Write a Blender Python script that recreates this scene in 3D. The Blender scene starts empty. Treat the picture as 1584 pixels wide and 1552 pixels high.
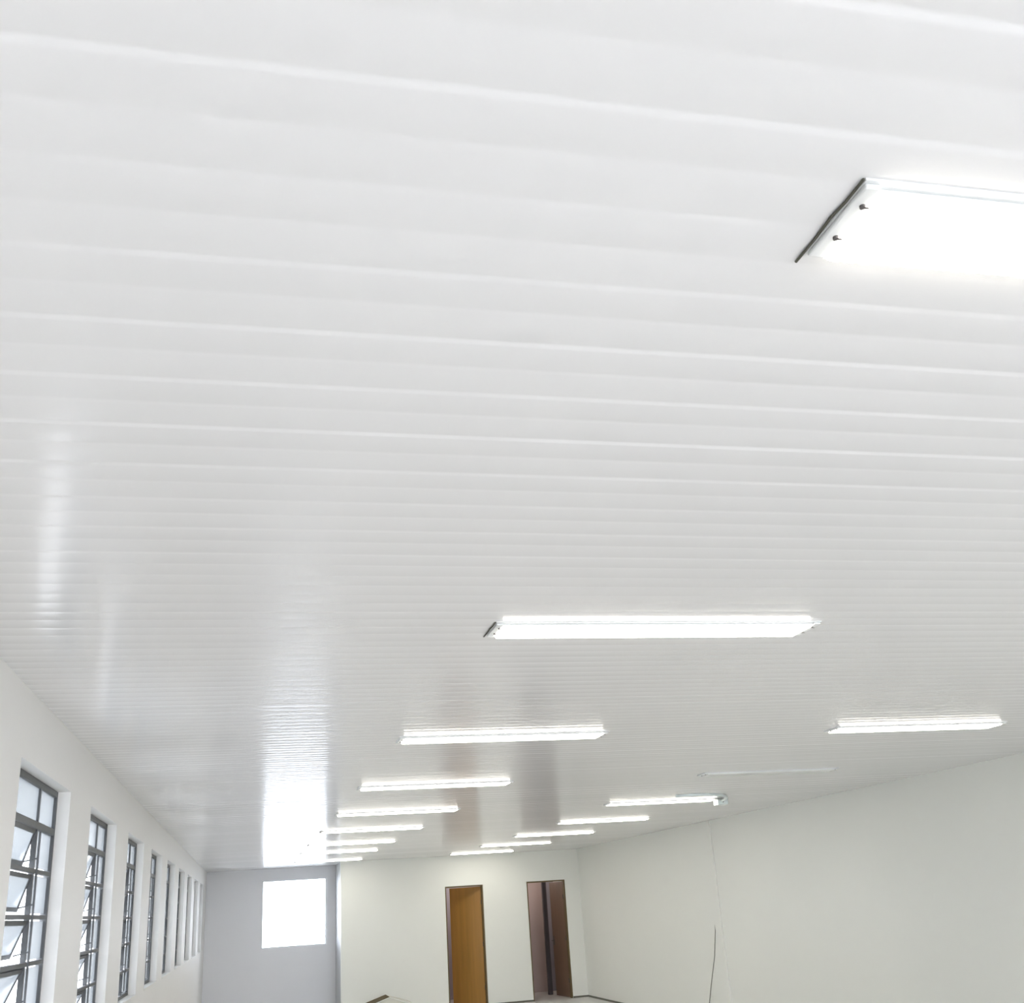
import bpy, bmesh, math, random
from mathutils import Vector, Matrix
random.seed(4)
C = bpy.context.scene.collection
S = bpy.context.scene

# ------------------------------------------------------------------ camera
CAM_H = 1.768            # eye height; ceiling is 0.9 m above the lens
F_PX, YAW, PITCH, ROLL = 1627.62, 0.250072, 0.362779, -0.065818
cd = bpy.data.cameras.new('camera')
cd.sensor_fit = 'HORIZONTAL'; cd.sensor_width = 36.0
cd.lens = F_PX / 1584 * 36.0
cd.clip_start = 0.02; cd.clip_end = 500
cam = bpy.data.objects.new('camera', cd); C.objects.link(cam)
fwd = Vector((math.sin(YAW)*math.cos(PITCH), math.cos(YAW)*math.cos(PITCH), math.sin(PITCH)))
rt = Vector((math.cos(YAW), -math.sin(YAW), 0)); up = rt.cross(fwd)
r2 = math.cos(ROLL)*rt + math.sin(ROLL)*up
u2 = -math.sin(ROLL)*rt + math.cos(ROLL)*up
M = Matrix((r2, u2, -fwd)).transposed().to_4x4(); M.translation = (0, 0, CAM_H)
cam.matrix_world = M
S.camera = cam

# ------------------------------------------------------------------ world: bright overcast day
w = bpy.data.worlds.new('overcast_sky'); S.world = w; w.use_nodes = True
bg = w.node_tree.nodes['Background']
bg.inputs[0].default_value = (0.885, 0.915, 1.0, 1); bg.inputs[1].default_value = 6.4
S.view_settings.view_transform = 'Standard'
try: S.view_settings.look = 'None'
except Exception: pass
S.view_settings.gamma = 1.0
S.view_settings.exposure = 1.38
LAMP = 5.9
# daylight portals: guide the sky light through the assumed wide openings behind the camera
def portal(name, loc, rot, sx, sy):
    ld = bpy.data.lights.new(name, 'AREA'); ld.shape = 'RECTANGLE'; ld.size = sx; ld.size_y = sy
    ld.cycles.is_portal = True
    o = bpy.data.objects.new(name, ld); C.objects.link(o); o.location = loc; o.rotation_euler = rot
portal('assumed_entrance_portal', (3.55, -5.45, 1.25), (math.radians(90), 0, 0), 4.9, 2.5)
portal('end_window_portal', (0.815, 22.48, 1.83), (math.radians(-90), 0, 0), 1.24, 1.24)

# ------------------------------------------------------------------ materials
def new_mat(name):
    m = bpy.data.materials.new(name); m.use_nodes = True
    return m, m.node_tree, m.node_tree.nodes['Principled BSDF']
def pm(name, col, rough=0.6, spec=0.5, var=0.0, scale=3.0, bump=0.0, bscale=40, metal=0.0):
    m, nt, b = new_mat(name)
    b.inputs['Base Color'].default_value = (*col, 1)
    b.inputs['Roughness'].default_value = rough
    b.inputs['Specular IOR Level'].default_value = spec
    b.inputs['Metallic'].default_value = metal
    tc = nt.nodes.new('ShaderNodeTexCoord')
    if var:
        n = nt.nodes.new('ShaderNodeTexNoise'); n.inputs['Scale'].default_value = scale; n.inputs['Detail'].default_value = 4
        nt.links.new(tc.outputs['Object'], n.inputs['Vector'])
        r = nt.nodes.new('ShaderNodeMix'); r.data_type = 'RGBA'
        r.inputs[6].default_value = (*[c*(1-var) for c in col], 1)
        r.inputs[7].default_value = (*[min(1, c*(1+var)) for c in col], 1)
        nt.links.new(n.outputs['Fac'], r.inputs[0]); nt.links.new(r.outputs[2], b.inputs['Base Color'])
    if bump:
        n2 = nt.nodes.new('ShaderNodeTexNoise'); n2.inputs['Scale'].default_value = bscale; n2.inputs['Detail'].default_value = 3
        nt.links.new(tc.outputs['Object'], n2.inputs['Vector'])
        bp = nt.nodes.new('ShaderNodeBump'); bp.inputs['Strength'].default_value = bump; bp.inputs['Distance'].default_value = 0.01
        nt.links.new(n2.outputs['Fac'], bp.inputs['Height']); nt.links.new(bp.outputs[0], b.inputs['Normal'])
    return m
def emit(name, col, s):
    m, nt, b = new_mat(name)
    b.inputs['Base Color'].default_value = (0.9, 0.9, 0.88, 1)
    b.inputs['Emission Color'].default_value = (*col, 1); b.inputs['Emission Strength'].default_value = s
    return m
def glass(name, frost, col=(0.93, 0.97, 0.98)):
    m, nt, b = new_mat(name); nt.nodes.remove(b)
    out = nt.nodes['Material Output']
    tr = nt.nodes.new('ShaderNodeBsdfTransparent'); tr.inputs[0].default_value = (*col, 1)
    tl = nt.nodes.new('ShaderNodeBsdfTranslucent'); tl.inputs[0].default_value = (*col, 1)
    gl = nt.nodes.new('ShaderNodeBsdfGlossy'); gl.inputs['Roughness'].default_value = 0.15
    m1 = nt.nodes.new('ShaderNodeMixShader'); m1.inputs[0].default_value = frost
    nt.links.new(tr.outputs[0], m1.inputs[1]); nt.links.new(tl.outputs[0], m1.inputs[2])
    fr = nt.nodes.new('ShaderNodeFresnel'); fr.inputs[0].default_value = 1.4
    m2 = nt.nodes.new('ShaderNodeMixShader')
    nt.links.new(fr.outputs[0], m2.inputs[0]); nt.links.new(m1.outputs[0], m2.inputs[1]); nt.links.new(gl.outputs[0], m2.inputs[2])
    nt.links.new(m2.outputs[0], out.inputs[0])
    return m

MT = dict(
    pvc = pm('glossy_white_pvc', (0.86, 0.86, 0.865), 0.19, 0.5),
    wall = pm('off_white_wall_paint', (0.89, 0.90, 0.845), 0.42, 0.4, var=0.02, scale=0.7, bump=0.04, bscale=6),
    wall_left = pm('white_wall_paint', (0.82, 0.81, 0.79), 0.5, 0.4, var=0.02, scale=0.8, bump=0.04, bscale=6),
    recess = pm('cool_white_wall_paint', (0.88, 0.885, 0.91), 0.5, 0.4, var=0.02, scale=0.8),
    dimmed_wall = pm('light_grey_dimmed_wall', (0.55, 0.56, 0.56), 0.5, 0.4, var=0.02, scale=0.8),  # wall paint greyed to tone down the window light on the return wall
    floor = pm('pale_polished_tile', (0.74, 0.73, 0.71), 0.35, 0.5, var=0.05, scale=4),
    concrete = pm('outdoor_concrete', (0.55, 0.55, 0.53), 0.9, 0.2, var=0.08, scale=2),
    iron = pm('dark_painted_iron', (0.075, 0.08, 0.085), 0.5, 0.5, var=0.15, scale=20),
    housing = pm('white_enamelled_metal', (0.80, 0.82, 0.82), 0.4, 0.5),
    gap_shade = pm('dark_gap_shade', (0.10, 0.10, 0.08), 0.7, 0.3, var=0.3, scale=60),
    screw = pm('dull_screw_metal', (0.12, 0.11, 0.11), 0.4, 0.5, metal=0.4),
    lens_on = emit('lit_opal_diffuser', (1.0, 0.955, 0.86), LAMP),
    lens_off = pm('unlit_opal_diffuser', (0.86, 0.88, 0.86), 0.3),
    frost = glass('frosted_window_glass', 0.6, (0.49, 0.51, 0.52)),
    clear = glass('clear_window_glass', 0.05, (0.80, 0.82, 0.84)),
    ochre = pm('varnished_ochre_wood', (0.42, 0.22, 0.045), 0.4, 0.5),
    brown = pm('dark_brown_wood', (0.16, 0.095, 0.06), 0.45, 0.5),
    frame_brown = pm('brown_door_frame_wood', (0.15, 0.11, 0.05), 0.5, 0.4),
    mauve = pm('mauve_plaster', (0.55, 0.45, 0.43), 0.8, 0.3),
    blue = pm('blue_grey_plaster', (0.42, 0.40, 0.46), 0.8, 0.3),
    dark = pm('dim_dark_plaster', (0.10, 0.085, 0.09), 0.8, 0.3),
    base = pm('grey_stone_skirting', (0.16, 0.16, 0.13), 0.5, 0.4, var=0.1, scale=10),
    pvc_matt = pm('white_pvc_fitting', (0.85, 0.93, 0.92), 0.35, 0.5),
    cable = pm('grey_cable_sheath', (0.28, 0.27, 0.23), 0.6, 0.3),
    card_in = pm('brown_cardboard', (0.13, 0.10, 0.055), 0.85, 0.2, var=0.1, scale=12),
    card_out = pm('white_printed_cardboard', (0.74, 0.74, 0.66), 0.7, 0.3, var=0.04, scale=8),
)
# grain for the wooden leaves: long streaks along z
def grain(m, c1, c2):
    nt = m.node_tree; b = nt.nodes['Principled BSDF']
    tc = nt.nodes.new('ShaderNodeTexCoord'); mp = nt.nodes.new('ShaderNodeMapping'); mp.inputs['Scale'].default_value = (9, 9, 0.5)
    n = nt.nodes.new('ShaderNodeTexNoise'); n.inputs['Scale'].default_value = 1.6; n.inputs['Detail'].default_value = 5
    r = nt.nodes.new('ShaderNodeMix'); r.data_type = 'RGBA'; r.inputs[6].default_value = (*c1, 1); r.inputs[7].default_value = (*c2, 1)
    nt.links.new(tc.outputs['Object'], mp.inputs[0]); nt.links.new(mp.outputs[0], n.inputs['Vector'])
    nt.links.new(n.outputs['Fac'], r.inputs[0]); nt.links.new(r.outputs[2], b.inputs['Base Color'])
grain(MT['ochre'], (0.30, 0.165, 0.04), (0.52, 0.26, 0.06))
grain(MT['brown'], (0.17, 0.11, 0.075), (0.25, 0.15, 0.095))

# ------------------------------------------------------------------ mesh helpers
def add_box(bm, x0, x1, y0, y1, z0, z1, mat=None):
    vs = [bm.verts.new(p) for p in ((x0,y0,z0),(x1,y0,z0),(x1,y1,z0),(x0,y1,z0),(x0,y0,z1),(x1,y0,z1),(x1,y1,z1),(x0,y1,z1))]
    if mat is not None:
        for v_ in vs: v_.co = mat @ v_.co
    for f in ((0,3,2,1),(4,5,6,7),(0,1,5,4),(1,2,6,5),(2,3,7,6),(3,0,4,7)): bm.faces.new([vs[i] for i in f])
def add_tube(bm, pts, r, n=10):
    pts = [Vector(p) for p in pts]; rings = []
    for i, p in enumerate(pts):
        a = pts[max(0, i-1)]; b = pts[min(len(pts)-1, i+1)]; t = (b-a).normalized()
        h = Vector((0,0,1)) if abs(t.z) < 0.9 else Vector((0,1,0))
        u = t.cross(h).normalized(); v_ = t.cross(u)
        rings.append([bm.verts.new(p + r*(math.cos(k*2*math.pi/n)*u + math.sin(k*2*math.pi/n)*v_)) for k in range(n)])
    for a, b in zip(rings, rings[1:]):
        for k in range(n): bm.faces.new((a[k], a[(k+1) % n], b[(k+1) % n], b[k]))
    bm.faces.new(rings[0][::-1]); bm.faces.new(rings[-1])
def obj(name, bm, mat, parent=None, bevel=0.0, smooth=False, loc=None):
    bmesh.ops.recalc_face_normals(bm, faces=bm.faces[:])
    me = bpy.data.meshes.new(name); bm.to_mesh(me); bm.free()
    me.materials.append(mat)
    if smooth:
        for p in me.polygons: p.use_smooth = True
    o = bpy.data.objects.new(name, me); C.objects.link(o)
    if parent: o.parent = parent
    if loc: o.location = loc
    if bevel:
        md = o.modifiers.new('bevel', 'BEVEL'); md.width = bevel; md.segments = 2; md.limit_method = 'ANGLE'
    return o
def boxes(name, lst, mat, parent=None, bevel=0.0):
    bm = bmesh.new()
    for b in lst: add_box(bm, *b)
    return obj(name, bm, mat, parent, bevel)
def tag(o, label=None, cat=None, group=None, kind=None):
    if label: o['label'] = label
    if cat: o['category'] = cat
    if group: o['group'] = group
    if kind: o['kind'] = kind
    return o
def thing(name, label, cat, loc=(0,0,0), rotz=0, group=None, kind=None):
    o = bpy.data.objects.new(name, None); C.objects.link(o); o.empty_display_size = 0.1
    o.location = loc; o.rotation_euler = (0, 0, rotz)
    return tag(o, label, cat, group, kind)
def copy_tree(o, parent=None):
    c = o.copy(); C.objects.link(c)
    if parent: c.parent = parent
    for ch in [k for k in bpy.data.objects if k.parent == o]: copy_tree(ch, c)
    return c
def struct(o, label=None, cat=None): return tag(o, label, cat, None, 'structure')

# ------------------------------------------------------------------ room dimensions (metres)
XL, XR = -0.868, 6.246          # inner faces of side walls
YB, YE, YR = -5.5, 21.10, 22.50 # back wall, end wall with doors, window recess
XB = 1.608                      # left end of the end wall (recess side)
ZC = 2.668; T = 0.15
D = [(3.573, 4.311), (5.174, 5.947)]; DTOP = 2.110
WIN = [(4.41+1.935*k, 4.41+1.935*k+1.215) for k in range(0, 9)]   # openings in the left wall (Y ranges)
WIN = [q for q in WIN if q[1] < 21.9]
WZ0, WZ1 = 1.268, 2.398
EWX0, EWX1, EWZ0, EWZ1 = 0.193, 1.434, 1.212, 2.446                 # window in recess
BX0, BX1, BZ1 = 1.1, 6.0, 2.5                                       # unseen opening behind the camera, assumed and sized to daylight the ceiling

# floor / outside ground
struct(boxes('floor', [(XL-T, XR+T, YB-T, YR+1.6, -0.12, 0)], MT['floor']), 'pale polished floor of the long hall', 'floor')
struct(boxes('ground', [(-60, 60, -60, 80, -0.5, -0.13)], MT['concrete']), 'pale concrete ground outside the hall', 'ground')

# ceiling: ribbed PVC boards, 19.5 cm covers with a joint lip and a shallow middle crease
P = 0.195; PH = 0.962
bm = bmesh.new(); prev = None
rows = []
k0 = int((YB - PH)/P) - 1; k1 = int((YR + 1.6 - PH)/P) + 1
for k in range(k0, k1):
    y = PH + k*P
    tilt = random.uniform(-0.0012, 0.0012)
    prof = []
    for h in range(2):
        a, b, dz = (0.005, 0.0945, 0.0009) if h == 0 else (0.0985, 0.1945, 0.0004)
        for i in range(13):
            s = i/12
            prof.append((a + (b-a)*s, -0.0012 - dz*(1-s) - 0.0008*math.sin(math.pi*s)))
    for a, z in prof: rows.append((y+a, ZC + z + tilt*(a/P-0.5)))
for y, z in rows:
    cur = (bm.verts.new((XL-0.02, y, z)), bm.verts.new((XR+0.02, y, z)))
    if prev: bm.faces.new((prev[0], prev[1], cur[1], cur[0]))
    prev = cur
ce = obj('ceiling', bm, MT['pvc'], smooth=True)
for p in ce.data.polygons:
    if p.normal.z > 0: p.flip()
struct(ce, 'glossy white ribbed board ceiling over the whole hall', 'ceiling')
struct(boxes('trim_1', [(XL-T, XR+T, YB-T, YR+1.8, ZC+0.02, ZC+0.2)], MT['concrete']), 'roof slab above the ceiling boards', 'roof')

# left wall with window openings
L = [(XL-T, XL, YB, YR+T, 0, WZ0), (XL-T, XL, YB, YR+T, WZ1, ZC+0.02)]
ys = [YB] + [c for q in WIN for c in q] + [YR+T]
for a, b in zip(ys[::2], ys[1::2]): L.append((XL-T, XL, a, b, WZ0, WZ1))
struct(boxes('wall_left', L, MT['wall_left']), 'white left wall pierced by a row of iron windows', 'wall')
# right wall
struct(boxes('wall_right', [(XR, XR+T, YB, YR+1.6, 0, ZC+0.02)], MT['wall']), 'plain off-white right wall of the hall', 'wall')
# end wall with two doorways
struct(boxes('wall_end', [(XB, D[0][0], YE, YE+T, 0, ZC+0.02), (D[0][1], D[1][0], YE, YE+T, 0, ZC+0.02), (D[1][1], XR, YE, YE+T, 0, ZC+0.02),
                          (D[0][0], D[0][1], YE, YE+T, DTOP, ZC+0.02), (D[1][0], D[1][1], YE, YE+T, DTOP, ZC+0.02)], MT['wall']), 'off-white end wall with two doorways', 'wall')
struct(boxes('wall_recess_side', [(XB, XB+T, YE+T, YR+T, 0, ZC+0.02)], MT['dimmed_wall']), 'short return wall beside the end window', 'wall')
struct(boxes('wall_recess', [(XL, EWX0, YR, YR+T, 0, ZC+0.02), (EWX1, XB, YR, YR+T, 0, ZC+0.02),
                             (EWX0, EWX1, YR, YR+T, 0, EWZ0), (EWX0, EWX1, YR, YR+T, EWZ1, ZC+0.02)], MT['recess']), 'cool white wall around the bright end window', 'wall')
struct(boxes('wall_back', [(XL-T, BX0, YB-T, YB, 0, ZC+0.02), (BX1, XR+T, YB-T, YB, 0, ZC+0.02), (BX0, BX1, YB-T, YB, BZ1, ZC+0.02)], MT['wall_left']), 'white wall behind the camera with an assumed wide entrance', 'wall')
# pilaster on the right wall, skirting
struct(boxes('trim_2', [(XR-0.02, XR, 14.42, 14.64, 0.04, ZC-0.004)], MT['wall'], bevel=0.004), 'shallow plastered pilaster on the right wall', 'pilaster')
struct(boxes('baseboard_right', [(XR-0.012, XR, YB, YE, 0, 0.03)], MT['base']), 'thin grey skirting along the right wall', 'skirting')
struct(boxes('baseboard_end', [(XB, D[0][0], YE-0.012, YE, 0, 0.03), (D[0][1], D[1][0], YE-0.012, YE, 0, 0.03), (D[1][1], XR-0.012, YE-0.012, YE, 0, 0.03)], MT['base']), 'thin grey skirting along the end wall', 'skirting')

# dim rooms behind the doorways
yb0, yb1 = YE+T, YE+T+1.9
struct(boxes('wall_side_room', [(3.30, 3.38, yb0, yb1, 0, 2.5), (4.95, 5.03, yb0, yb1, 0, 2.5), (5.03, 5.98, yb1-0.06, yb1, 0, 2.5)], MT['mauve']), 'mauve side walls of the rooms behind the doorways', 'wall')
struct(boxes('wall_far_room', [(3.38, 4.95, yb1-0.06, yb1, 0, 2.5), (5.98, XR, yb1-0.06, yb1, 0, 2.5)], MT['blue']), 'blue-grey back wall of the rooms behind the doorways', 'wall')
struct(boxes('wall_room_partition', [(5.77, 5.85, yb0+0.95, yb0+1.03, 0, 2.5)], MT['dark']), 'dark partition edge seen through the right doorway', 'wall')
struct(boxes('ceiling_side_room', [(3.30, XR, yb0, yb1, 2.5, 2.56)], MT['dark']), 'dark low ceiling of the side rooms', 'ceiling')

for q, (lx_, ly_) in enumerate(((4.35, 22.3), (5.22, 22.6))):  # fill lights added out of view to brighten the side rooms
    pl = bpy.data.lights.new('side_room_fill', 'POINT'); pl.energy = (9, 5)[q]; pl.color = (1.0, 0.9, 0.8); pl.shadow_soft_size = 0.06
    po = bpy.data.objects.new('side_room_fill', pl); C.objects.link(po); po.location = (lx_, ly_, 2.38)
# doors: frame and leaf
def door(n, x0, x1, leafmat, ang, label):
    t = thing('door_%d' % n, label, 'door', (x0, YE, 0), 0, None, 'structure')
    wd = x1-x0; j = 0.025
    boxes('door_frame', [(0, j, 0.01, T-0.01, 0, DTOP), (wd-j, wd, 0.01, T-0.01, 0, DTOP), (j, wd-j, 0.01, T-0.01, DTOP-j, DTOP)], MT['frame_brown'], t, 0.003)
    lw = wd-2*j-0.006
    bm = bmesh.new(); add_box(bm, -lw, 0, 0, 0.035, 0.008, DTOP-j-0.004)
    lf = obj('door_leaf', bm, leafmat, t, 0.003, loc=(wd-j-0.002, T-0.045, 0)); lf.rotation_euler = (0, 0, -ang)
    bm = bmesh.new()
    if n == 2:
      add_tube(bm, [(-lw+0.06, 0, 1.0), (-lw+0.06, -0.045, 1.0), (-lw+0.17, -0.05, 1.0)], 0.008, 8)
      add_box(bm, -lw+0.04, -lw+0.08, -0.006, 0.0, 0.92, 1.08)
      obj('door_handle', bm, MT['screw'], lf)
    else: bm.free()
    for z in (0.3, 1.05, 1.8):
        bm = bmesh.new(); add_tube(bm, [(0.002, -0.004, z-0.04), (0.002, -0.004, z+0.04)], 0.006, 8); obj('hinge', bm, MT['screw'], lf)
    return t
door(1, *D[0], MT['ochre'], math.radians(38), 'left doorway in the end wall, half filled by an ochre wooden door ajar')
door(2, *D[1], MT['brown'], math.radians(84), 'right doorway in the end wall, brown door swung open on a dim room')

# ------------------------------------------------------------------ iron windows of the left wall
GX = XL-0.057                   # plane of the iron frame
NR = 6
def iron_window(n, label):
    t = thing('window_%d' % n, label, 'window', (GX, WIN[0][0], WZ0), 0, None, 'structure')
    Wd = WIN[0][1]-WIN[0][0]; H = WZ1-WZ0; f = 0.028; d = 0.03
    ym = Wd*0.66
    boxes('window_frame', [(-d, 0, 0, f, 0, H), (-d, 0, Wd-f, Wd, 0, H), (-d, 0, f, Wd-f, 0, f), (-d, 0, f, Wd-f, H-f, H)], MT['iron'], t, 0.002)
    boxes('mullion', [(-d+0.004, -0.004, ym-0.009, ym+0.009, f, H-f)], MT['iron'], t)
    rh = H/NR
    for i in range(1, NR):
        z = H - i*rh
        boxes('transom', [(-d, 0.002, f, Wd-f, z-(0.015 if i == 1 else 0.009), z+(0.015 if i == 1 else 0.009))], MT['iron'], t, 0.002)
    for i in range(NR):
        z1 = H - i*rh - 0.016; z0 = z1 - rh + 0.032
        boxes('fixed_pane', [(-0.018, -0.013, ym+0.009, Wd-f, z0, z1)], MT['frost'], t)
        if i == 0:
            boxes('fixed_pane', [(-0.018, -0.013, f, ym-0.009, z0, z1)], MT['frost'], t)
        else:
            a = math.radians(ANG[i])
            # top-hung vent: origin at the hinge line, bottom edge swung outwards
            R = Matrix.Rotation(a, 4, 'Y'); hh = z1-z0
            bm = bmesh.new(); e = 0.018
            add_box(bm, -0.012, 0, 0, ym-f-0.012, -hh, -hh+e); add_box(bm, -0.012, 0, 0, ym-f-0.012, -e, 0)
            add_box(bm, -0.012, 0, 0, e, -hh+e, -e); add_box(bm, -0.012, 0, ym-f-0.012-e, ym-f-0.012, -hh+e, -e)
            s = obj('vent_sash', bm, MT['iron'], t, loc=(-0.008, f, z1)); s.rotation_euler = (0, a, 0)
            boxes('vent_pane', [(-0.008, -0.004, e, ym-f-0.012-e, -hh+e, -e)], MT['frost'], s)
    # opening lever bar beside the mullion
    bm = bmesh.new(); add_tube(bm, [(0.012, ym-0.03, rh*0.3), (0.012, ym-0.03, H-rh*1.15)], 0.005, 8)
    lv = obj('lever_bar', bm, MT['iron'], t)
    for i in range(1, NR):
        bm = bmesh.new(); z = H-(i+1)*rh+0.05
        add_tube(bm, [(0.012, ym-0.03, z), (-0.05, ym-0.035, z-0.012)], 0.004, 6); obj('lever_arm', bm, MT['iron'], lv)
    # sloping sill inside the reveal
    boxes('window_sill', [(0.0, 0.062, 0, Wd, -0.012, 0.004)], MT['wall_left'], t)
    return t
ANG = [0, 16, 17, 21, 24, 26]
VIS = [q for q in WIN if q[0] > 2.0]
first = iron_window(1, 'x')
nlab = ['nearest iron window in the left wall, its tilted frosted vents seen largest',
        'second iron window from the camera along the left wall',
        'third iron window from the camera along the left wall',
        'fourth iron window from the camera, a thin dark sliver in the left wall',
        'fifth iron window from the camera along the left wall',
        'sixth iron window from the camera along the left wall',
        'seventh iron window from the camera along the left wall',
        'eighth iron window, close to the far end of the left wall',
        'ninth iron window from the camera, last along the left wall']
order = [q for q in WIN if q[0] >= 4.0] + [q for q in WIN if q[0] < 4.0]
vi = 0
for i, q in enumerate(order):
    o = first if i == 0 else copy_tree(first)
    o.name = 'window_%d' % (i+1)
    o.location = (GX, q[0], WZ0)
    o['label'] = nlab[i] if q[0] >= 4.0 else ('iron window in the left wall just behind the picture edge' if q[0] > 2 else 'iron window in the left wall beside the camera')
# end window
t = thing('window_20', 'bright square window in the recessed end wall', 'window', (EWX0, YR+0.09, EWZ0), 0, None, 'structure')
w_, h_ = EWX1-EWX0, EWZ1-EWZ0
boxes('window_frame', [(0, 0.02, 0, 0.03, 0, h_), (w_-0.02, w_, 0, 0.03, 0, h_), (0.02, w_-0.02, 0, 0.03, 0, 0.02), (0.02, w_-0.02, 0, 0.03, h_-0.02, h_)], MT['housing'], t, 0.002)
boxes('pane', [(0.02, w_-0.02, 0.012, 0.018, 0.02, h_-0.02)], MT['clear'], t)

# ------------------------------------------------------------------ ceiling lights
LW, LD = 1.232, 0.178       # length across the hall, depth along it
def make_light():
    t = thing('ceiling_light', 'x', 'ceiling light', (0, 0, ZC))
    # origin: left near corner at the ceiling; x to the right, y away, z down is negative
    boxes('housing', [(0, LW, 0, LD, -0.005, 0.001), (0.028, LW-0.028, 0.016, LD-0.001, -0.011, -0.005)], MT['housing'], t, 0.001)
    # opal lens: trapezoid tray
    bm = bmesh.new(); a, b = 0.030, 0.030
    top = [(a, 0.018), (LW-b, 0.018), (LW-b, LD-0.002), (a, LD-0.002)]
    bot = [(a+0.004, 0.023), (LW-b-0.004, 0.023), (LW-b-0.004, LD-0.006), (a+0.004, LD-0.006)]
    vt = [bm.verts.new((x, y, -0.0105)) for x, y in top]; vb = [bm.verts.new((x, y, -0.019)) for x, y in bot]
    bm.faces.new(vt); bm.faces.new(vb[::-1])
    for k in range(4): bm.faces.new((vt[k], vt[(k+1) % 4], vb[(k+1) % 4], vb[k]))
    obj('diffuser', bm, MT['lens_on'], t, 0.002)
    for s in (0, 1):
        x0, x1 = (0.0, 0.029) if s == 0 else (LW-0.029, LW)
        ec = boxes('end_cap', [(x0+0.002, x1-0.002, 0.006, LD-0.004, -0.013, -0.005)], MT['housing'], t, 0.003)
        for yy in (0.045, 0.120):
            bm = bmesh.new(); xm = (x0+x1)/2 + (0.004 if s == 0 else -0.004)
            add_tube(bm, [(xm, yy, -0.0125), (xm, yy, -0.017)], 0.0042, 10)
            add_box(bm, xm-0.001, xm+0.010, yy-0.0015, yy+0.0015, -0.0172, -0.0155)
            obj('screw', bm, MT['screw'], ec)
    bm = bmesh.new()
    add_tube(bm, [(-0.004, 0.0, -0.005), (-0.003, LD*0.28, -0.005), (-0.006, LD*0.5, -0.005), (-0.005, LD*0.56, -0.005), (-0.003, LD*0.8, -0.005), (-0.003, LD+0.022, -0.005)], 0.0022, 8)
    obj('end_gap_shade', bm, MT['gap_shade'], t)  # dark strip standing in for the shadow gap at the lamp end
    return t
base = make_light()
H9 = 0.9
# (x left end, y near edge) in metres
Lrow = [(0.885, 1.156), (0.880, 3.806), (0.868, 6.60), (0.862, 9.31), (0.850, 11.85), (0.83, 14.35), (0.80, 17.05), (0.78, 19.35), (0.80, 22.45)]
Rrow = [(3.95, 1.156), (3.95, 3.82), (3.93, 6.68), (4.02, 9.25), (3.99, 12.05), (4.15, 14.78), (4.13, 17.38), (4.08, 19.95), (3.95, 22.5)]
ordn = ['nearest', 'second', 'third', 'fourth', 'fifth', 'sixth', 'seventh', 'eighth', 'last']
first_used = False
for row, nm in ((Lrow, 'left'), (Rrow, 'right')):
    for k, (x, y) in enumerate(row):
        o = base if not first_used else copy_tree(base); first_used = True
        o.location = (x*H9, y*H9, ZC)
        o['group'] = '%s row of ceiling lights' % nm
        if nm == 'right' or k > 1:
            for ch in [c_ for c_ in bpy.data.objects if c_.parent == o and c_.name.startswith('end_gap_shade')]: bpy.data.objects.remove(ch)
        if nm == 'left':
            o['label'] = {0: 'largest and nearest lit ceiling light, cut off by right picture edge, two end screws',
                          1: 'lit strip light in the middle of the ceiling with a grey left end cap'}.get(k,
                          '%s light from the camera in the left row of ceiling strip lights' % ordn[k] if k < 8 else 'farthest light in the left row, beside the end window reflection')
        else:
            o['label'] = {0: 'nearest light of the right row, past the right picture edge', 1: 'second light of the right row, past the right picture edge',
                          2: 'lit strip light at the right picture edge, low above the right wall', 3: 'unlit strip light in the right row, fainter than its neighbours',
                          4: 'lit strip light ending at the small white cable bend, right row', 8: 'farthest light in the right row, just before the end wall'}.get(k,
                          '%s light from the camera in the right row of ceiling strip lights' % ordn[k])
            if k == 3:
                for ch in bpy.data.objects:
                    if ch.parent == o and ch.name.startswith('diffuser'):
                        ch.data = ch.data.copy(); ch.data.materials[0] = MT['lens_off']

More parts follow.
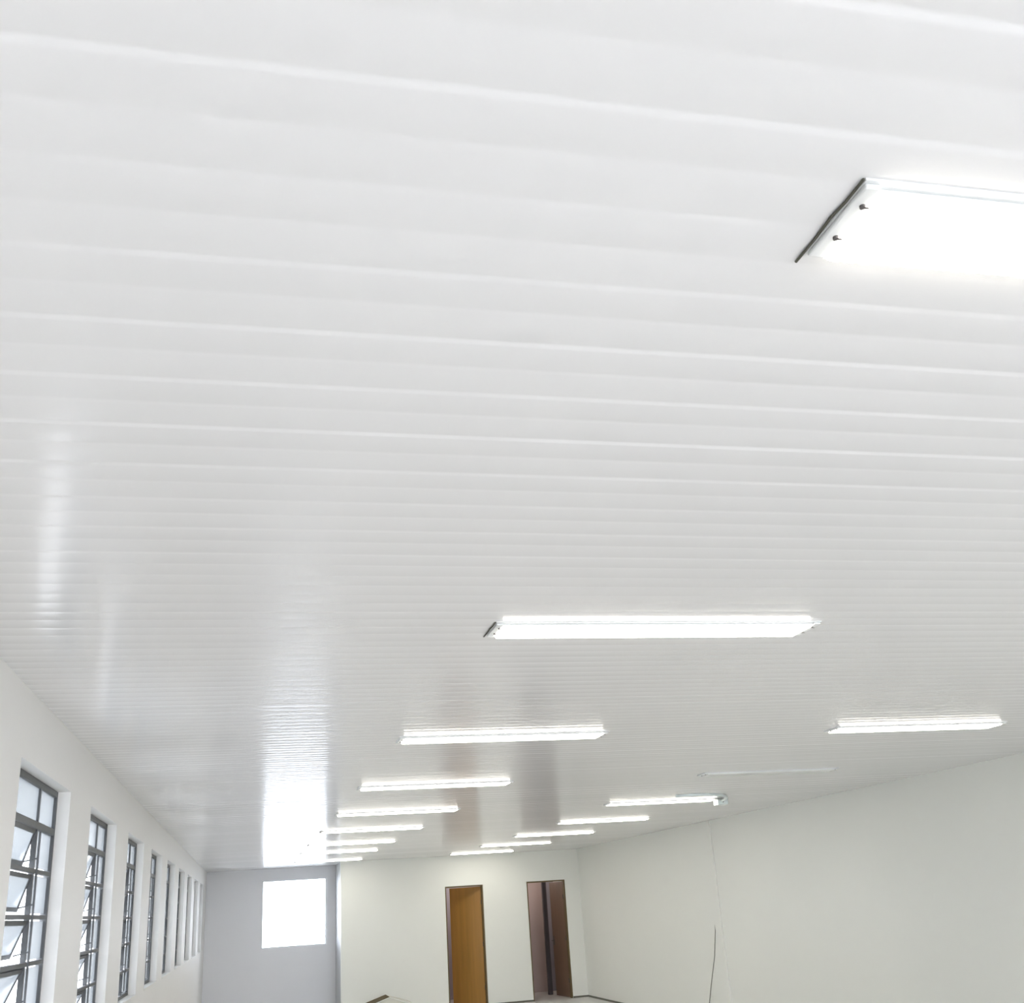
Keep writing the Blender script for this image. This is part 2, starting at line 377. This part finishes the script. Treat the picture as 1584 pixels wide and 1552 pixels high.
# ------------------------------------------------------------------ white cable bend at the end of a right-row light, with grey cable down the pilaster
lx, ly = 3.99*H9 + LW, 12.05*H9
t = thing('cable_bend', 'small white curved cable fitting at the end of a right-row light', 'cable fitting', (lx+0.003, ly+0.05, ZC-0.008))
bm = bmesh.new()
pts = [(-0.78, -0.80, -0.018), (-0.64, -0.84, -0.018), (-0.50, -0.84, -0.018), (-0.37, -0.79, -0.018), (-0.25, -0.69, -0.018), (-0.14, -0.54, -0.018), (-0.05, -0.37, -0.018), (0.02, -0.18, -0.018), (0.06, 0.0, -0.018)]
add_tube(bm, pts, 0.015, 10); obj('conduit', bm, MT['pvc_matt'], t, smooth=True)
boxes('junction_box', [(0.0, 0.12, -0.03, 0.09, -0.06, 0.0)], MT['pvc_matt'], t, 0.006)
bm = bmesh.new(); add_tube(bm, [(0.06, -0.029, -0.03), (0.06, -0.034, -0.03)], 0.008, 8); obj('screw', bm, MT['screw'], t)
bm = bmesh.new()
add_tube(bm, [(XR-0.006, y_, z_) for y_, z_ in ((14.66, 1.30), (14.68, 1.22), (14.81, 0.888), (15.03, 0.55), (15.19, 0.28), (15.31, 0.04))], 0.005, 8)
tag(obj('cable', bm, MT['cable'], smooth=True), 'thin grey cable running down the right wall beside the pilaster', 'cable')

# ------------------------------------------------------------------ open carton on the floor near the end wall
t = thing('cardboard_box', 'white carton with peaked top and brown flap on the floor by the end wall', 'box', (2.35, 20.3, 0))
bm = bmesh.new()
for b in ((-0.42, 0.42, -0.3, -0.292, 0, 0.20), (-0.42, 0.42, 0.292, 0.3, 0, 0.20), (-0.42, -0.412, -0.292, 0.292, 0, 0.20), (0.412, 0.42, -0.292, 0.292, 0, 0.20), (-0.412, 0.412, -0.292, 0.292, 0, 0.008)): add_box(bm, *b)
obj('carton', bm, MT['card_out'], t)

bm = bmesh.new(); add_box(bm, -0.40, 0, -0.29, 0.29, 0, 0.006)
f = obj('flap', bm, MT['card_in'], t, loc=(0.0, 0, 0.36)); f.rotation_euler = (0, math.radians(-17), 0)

bm = bmesh.new(); add_box(bm, 0, 0.40, -0.29, 0.29, 0, 0.006)
f = obj('flap', bm, MT['card_out'], t, loc=(0.0, 0, 0.36)); f.rotation_euler = (0, math.radians(17), 0)
bm = bmesh.new(); vs = [bm.verts.new(p) for p in ((-0.40, -0.292, 0.2), (0.40, -0.292, 0.2), (0.0, -0.292, 0.355), (-0.40, -0.286, 0.2), (0.40, -0.286, 0.2), (0.0, -0.286, 0.355))]
for q in ((0, 1, 2), (5, 4, 3), (0, 3, 4, 1), (1, 4, 5, 2), (2, 5, 3, 0)): bm.faces.new([vs[i] for i in q])
obj('gable_panel', bm, MT['card_out'], t)
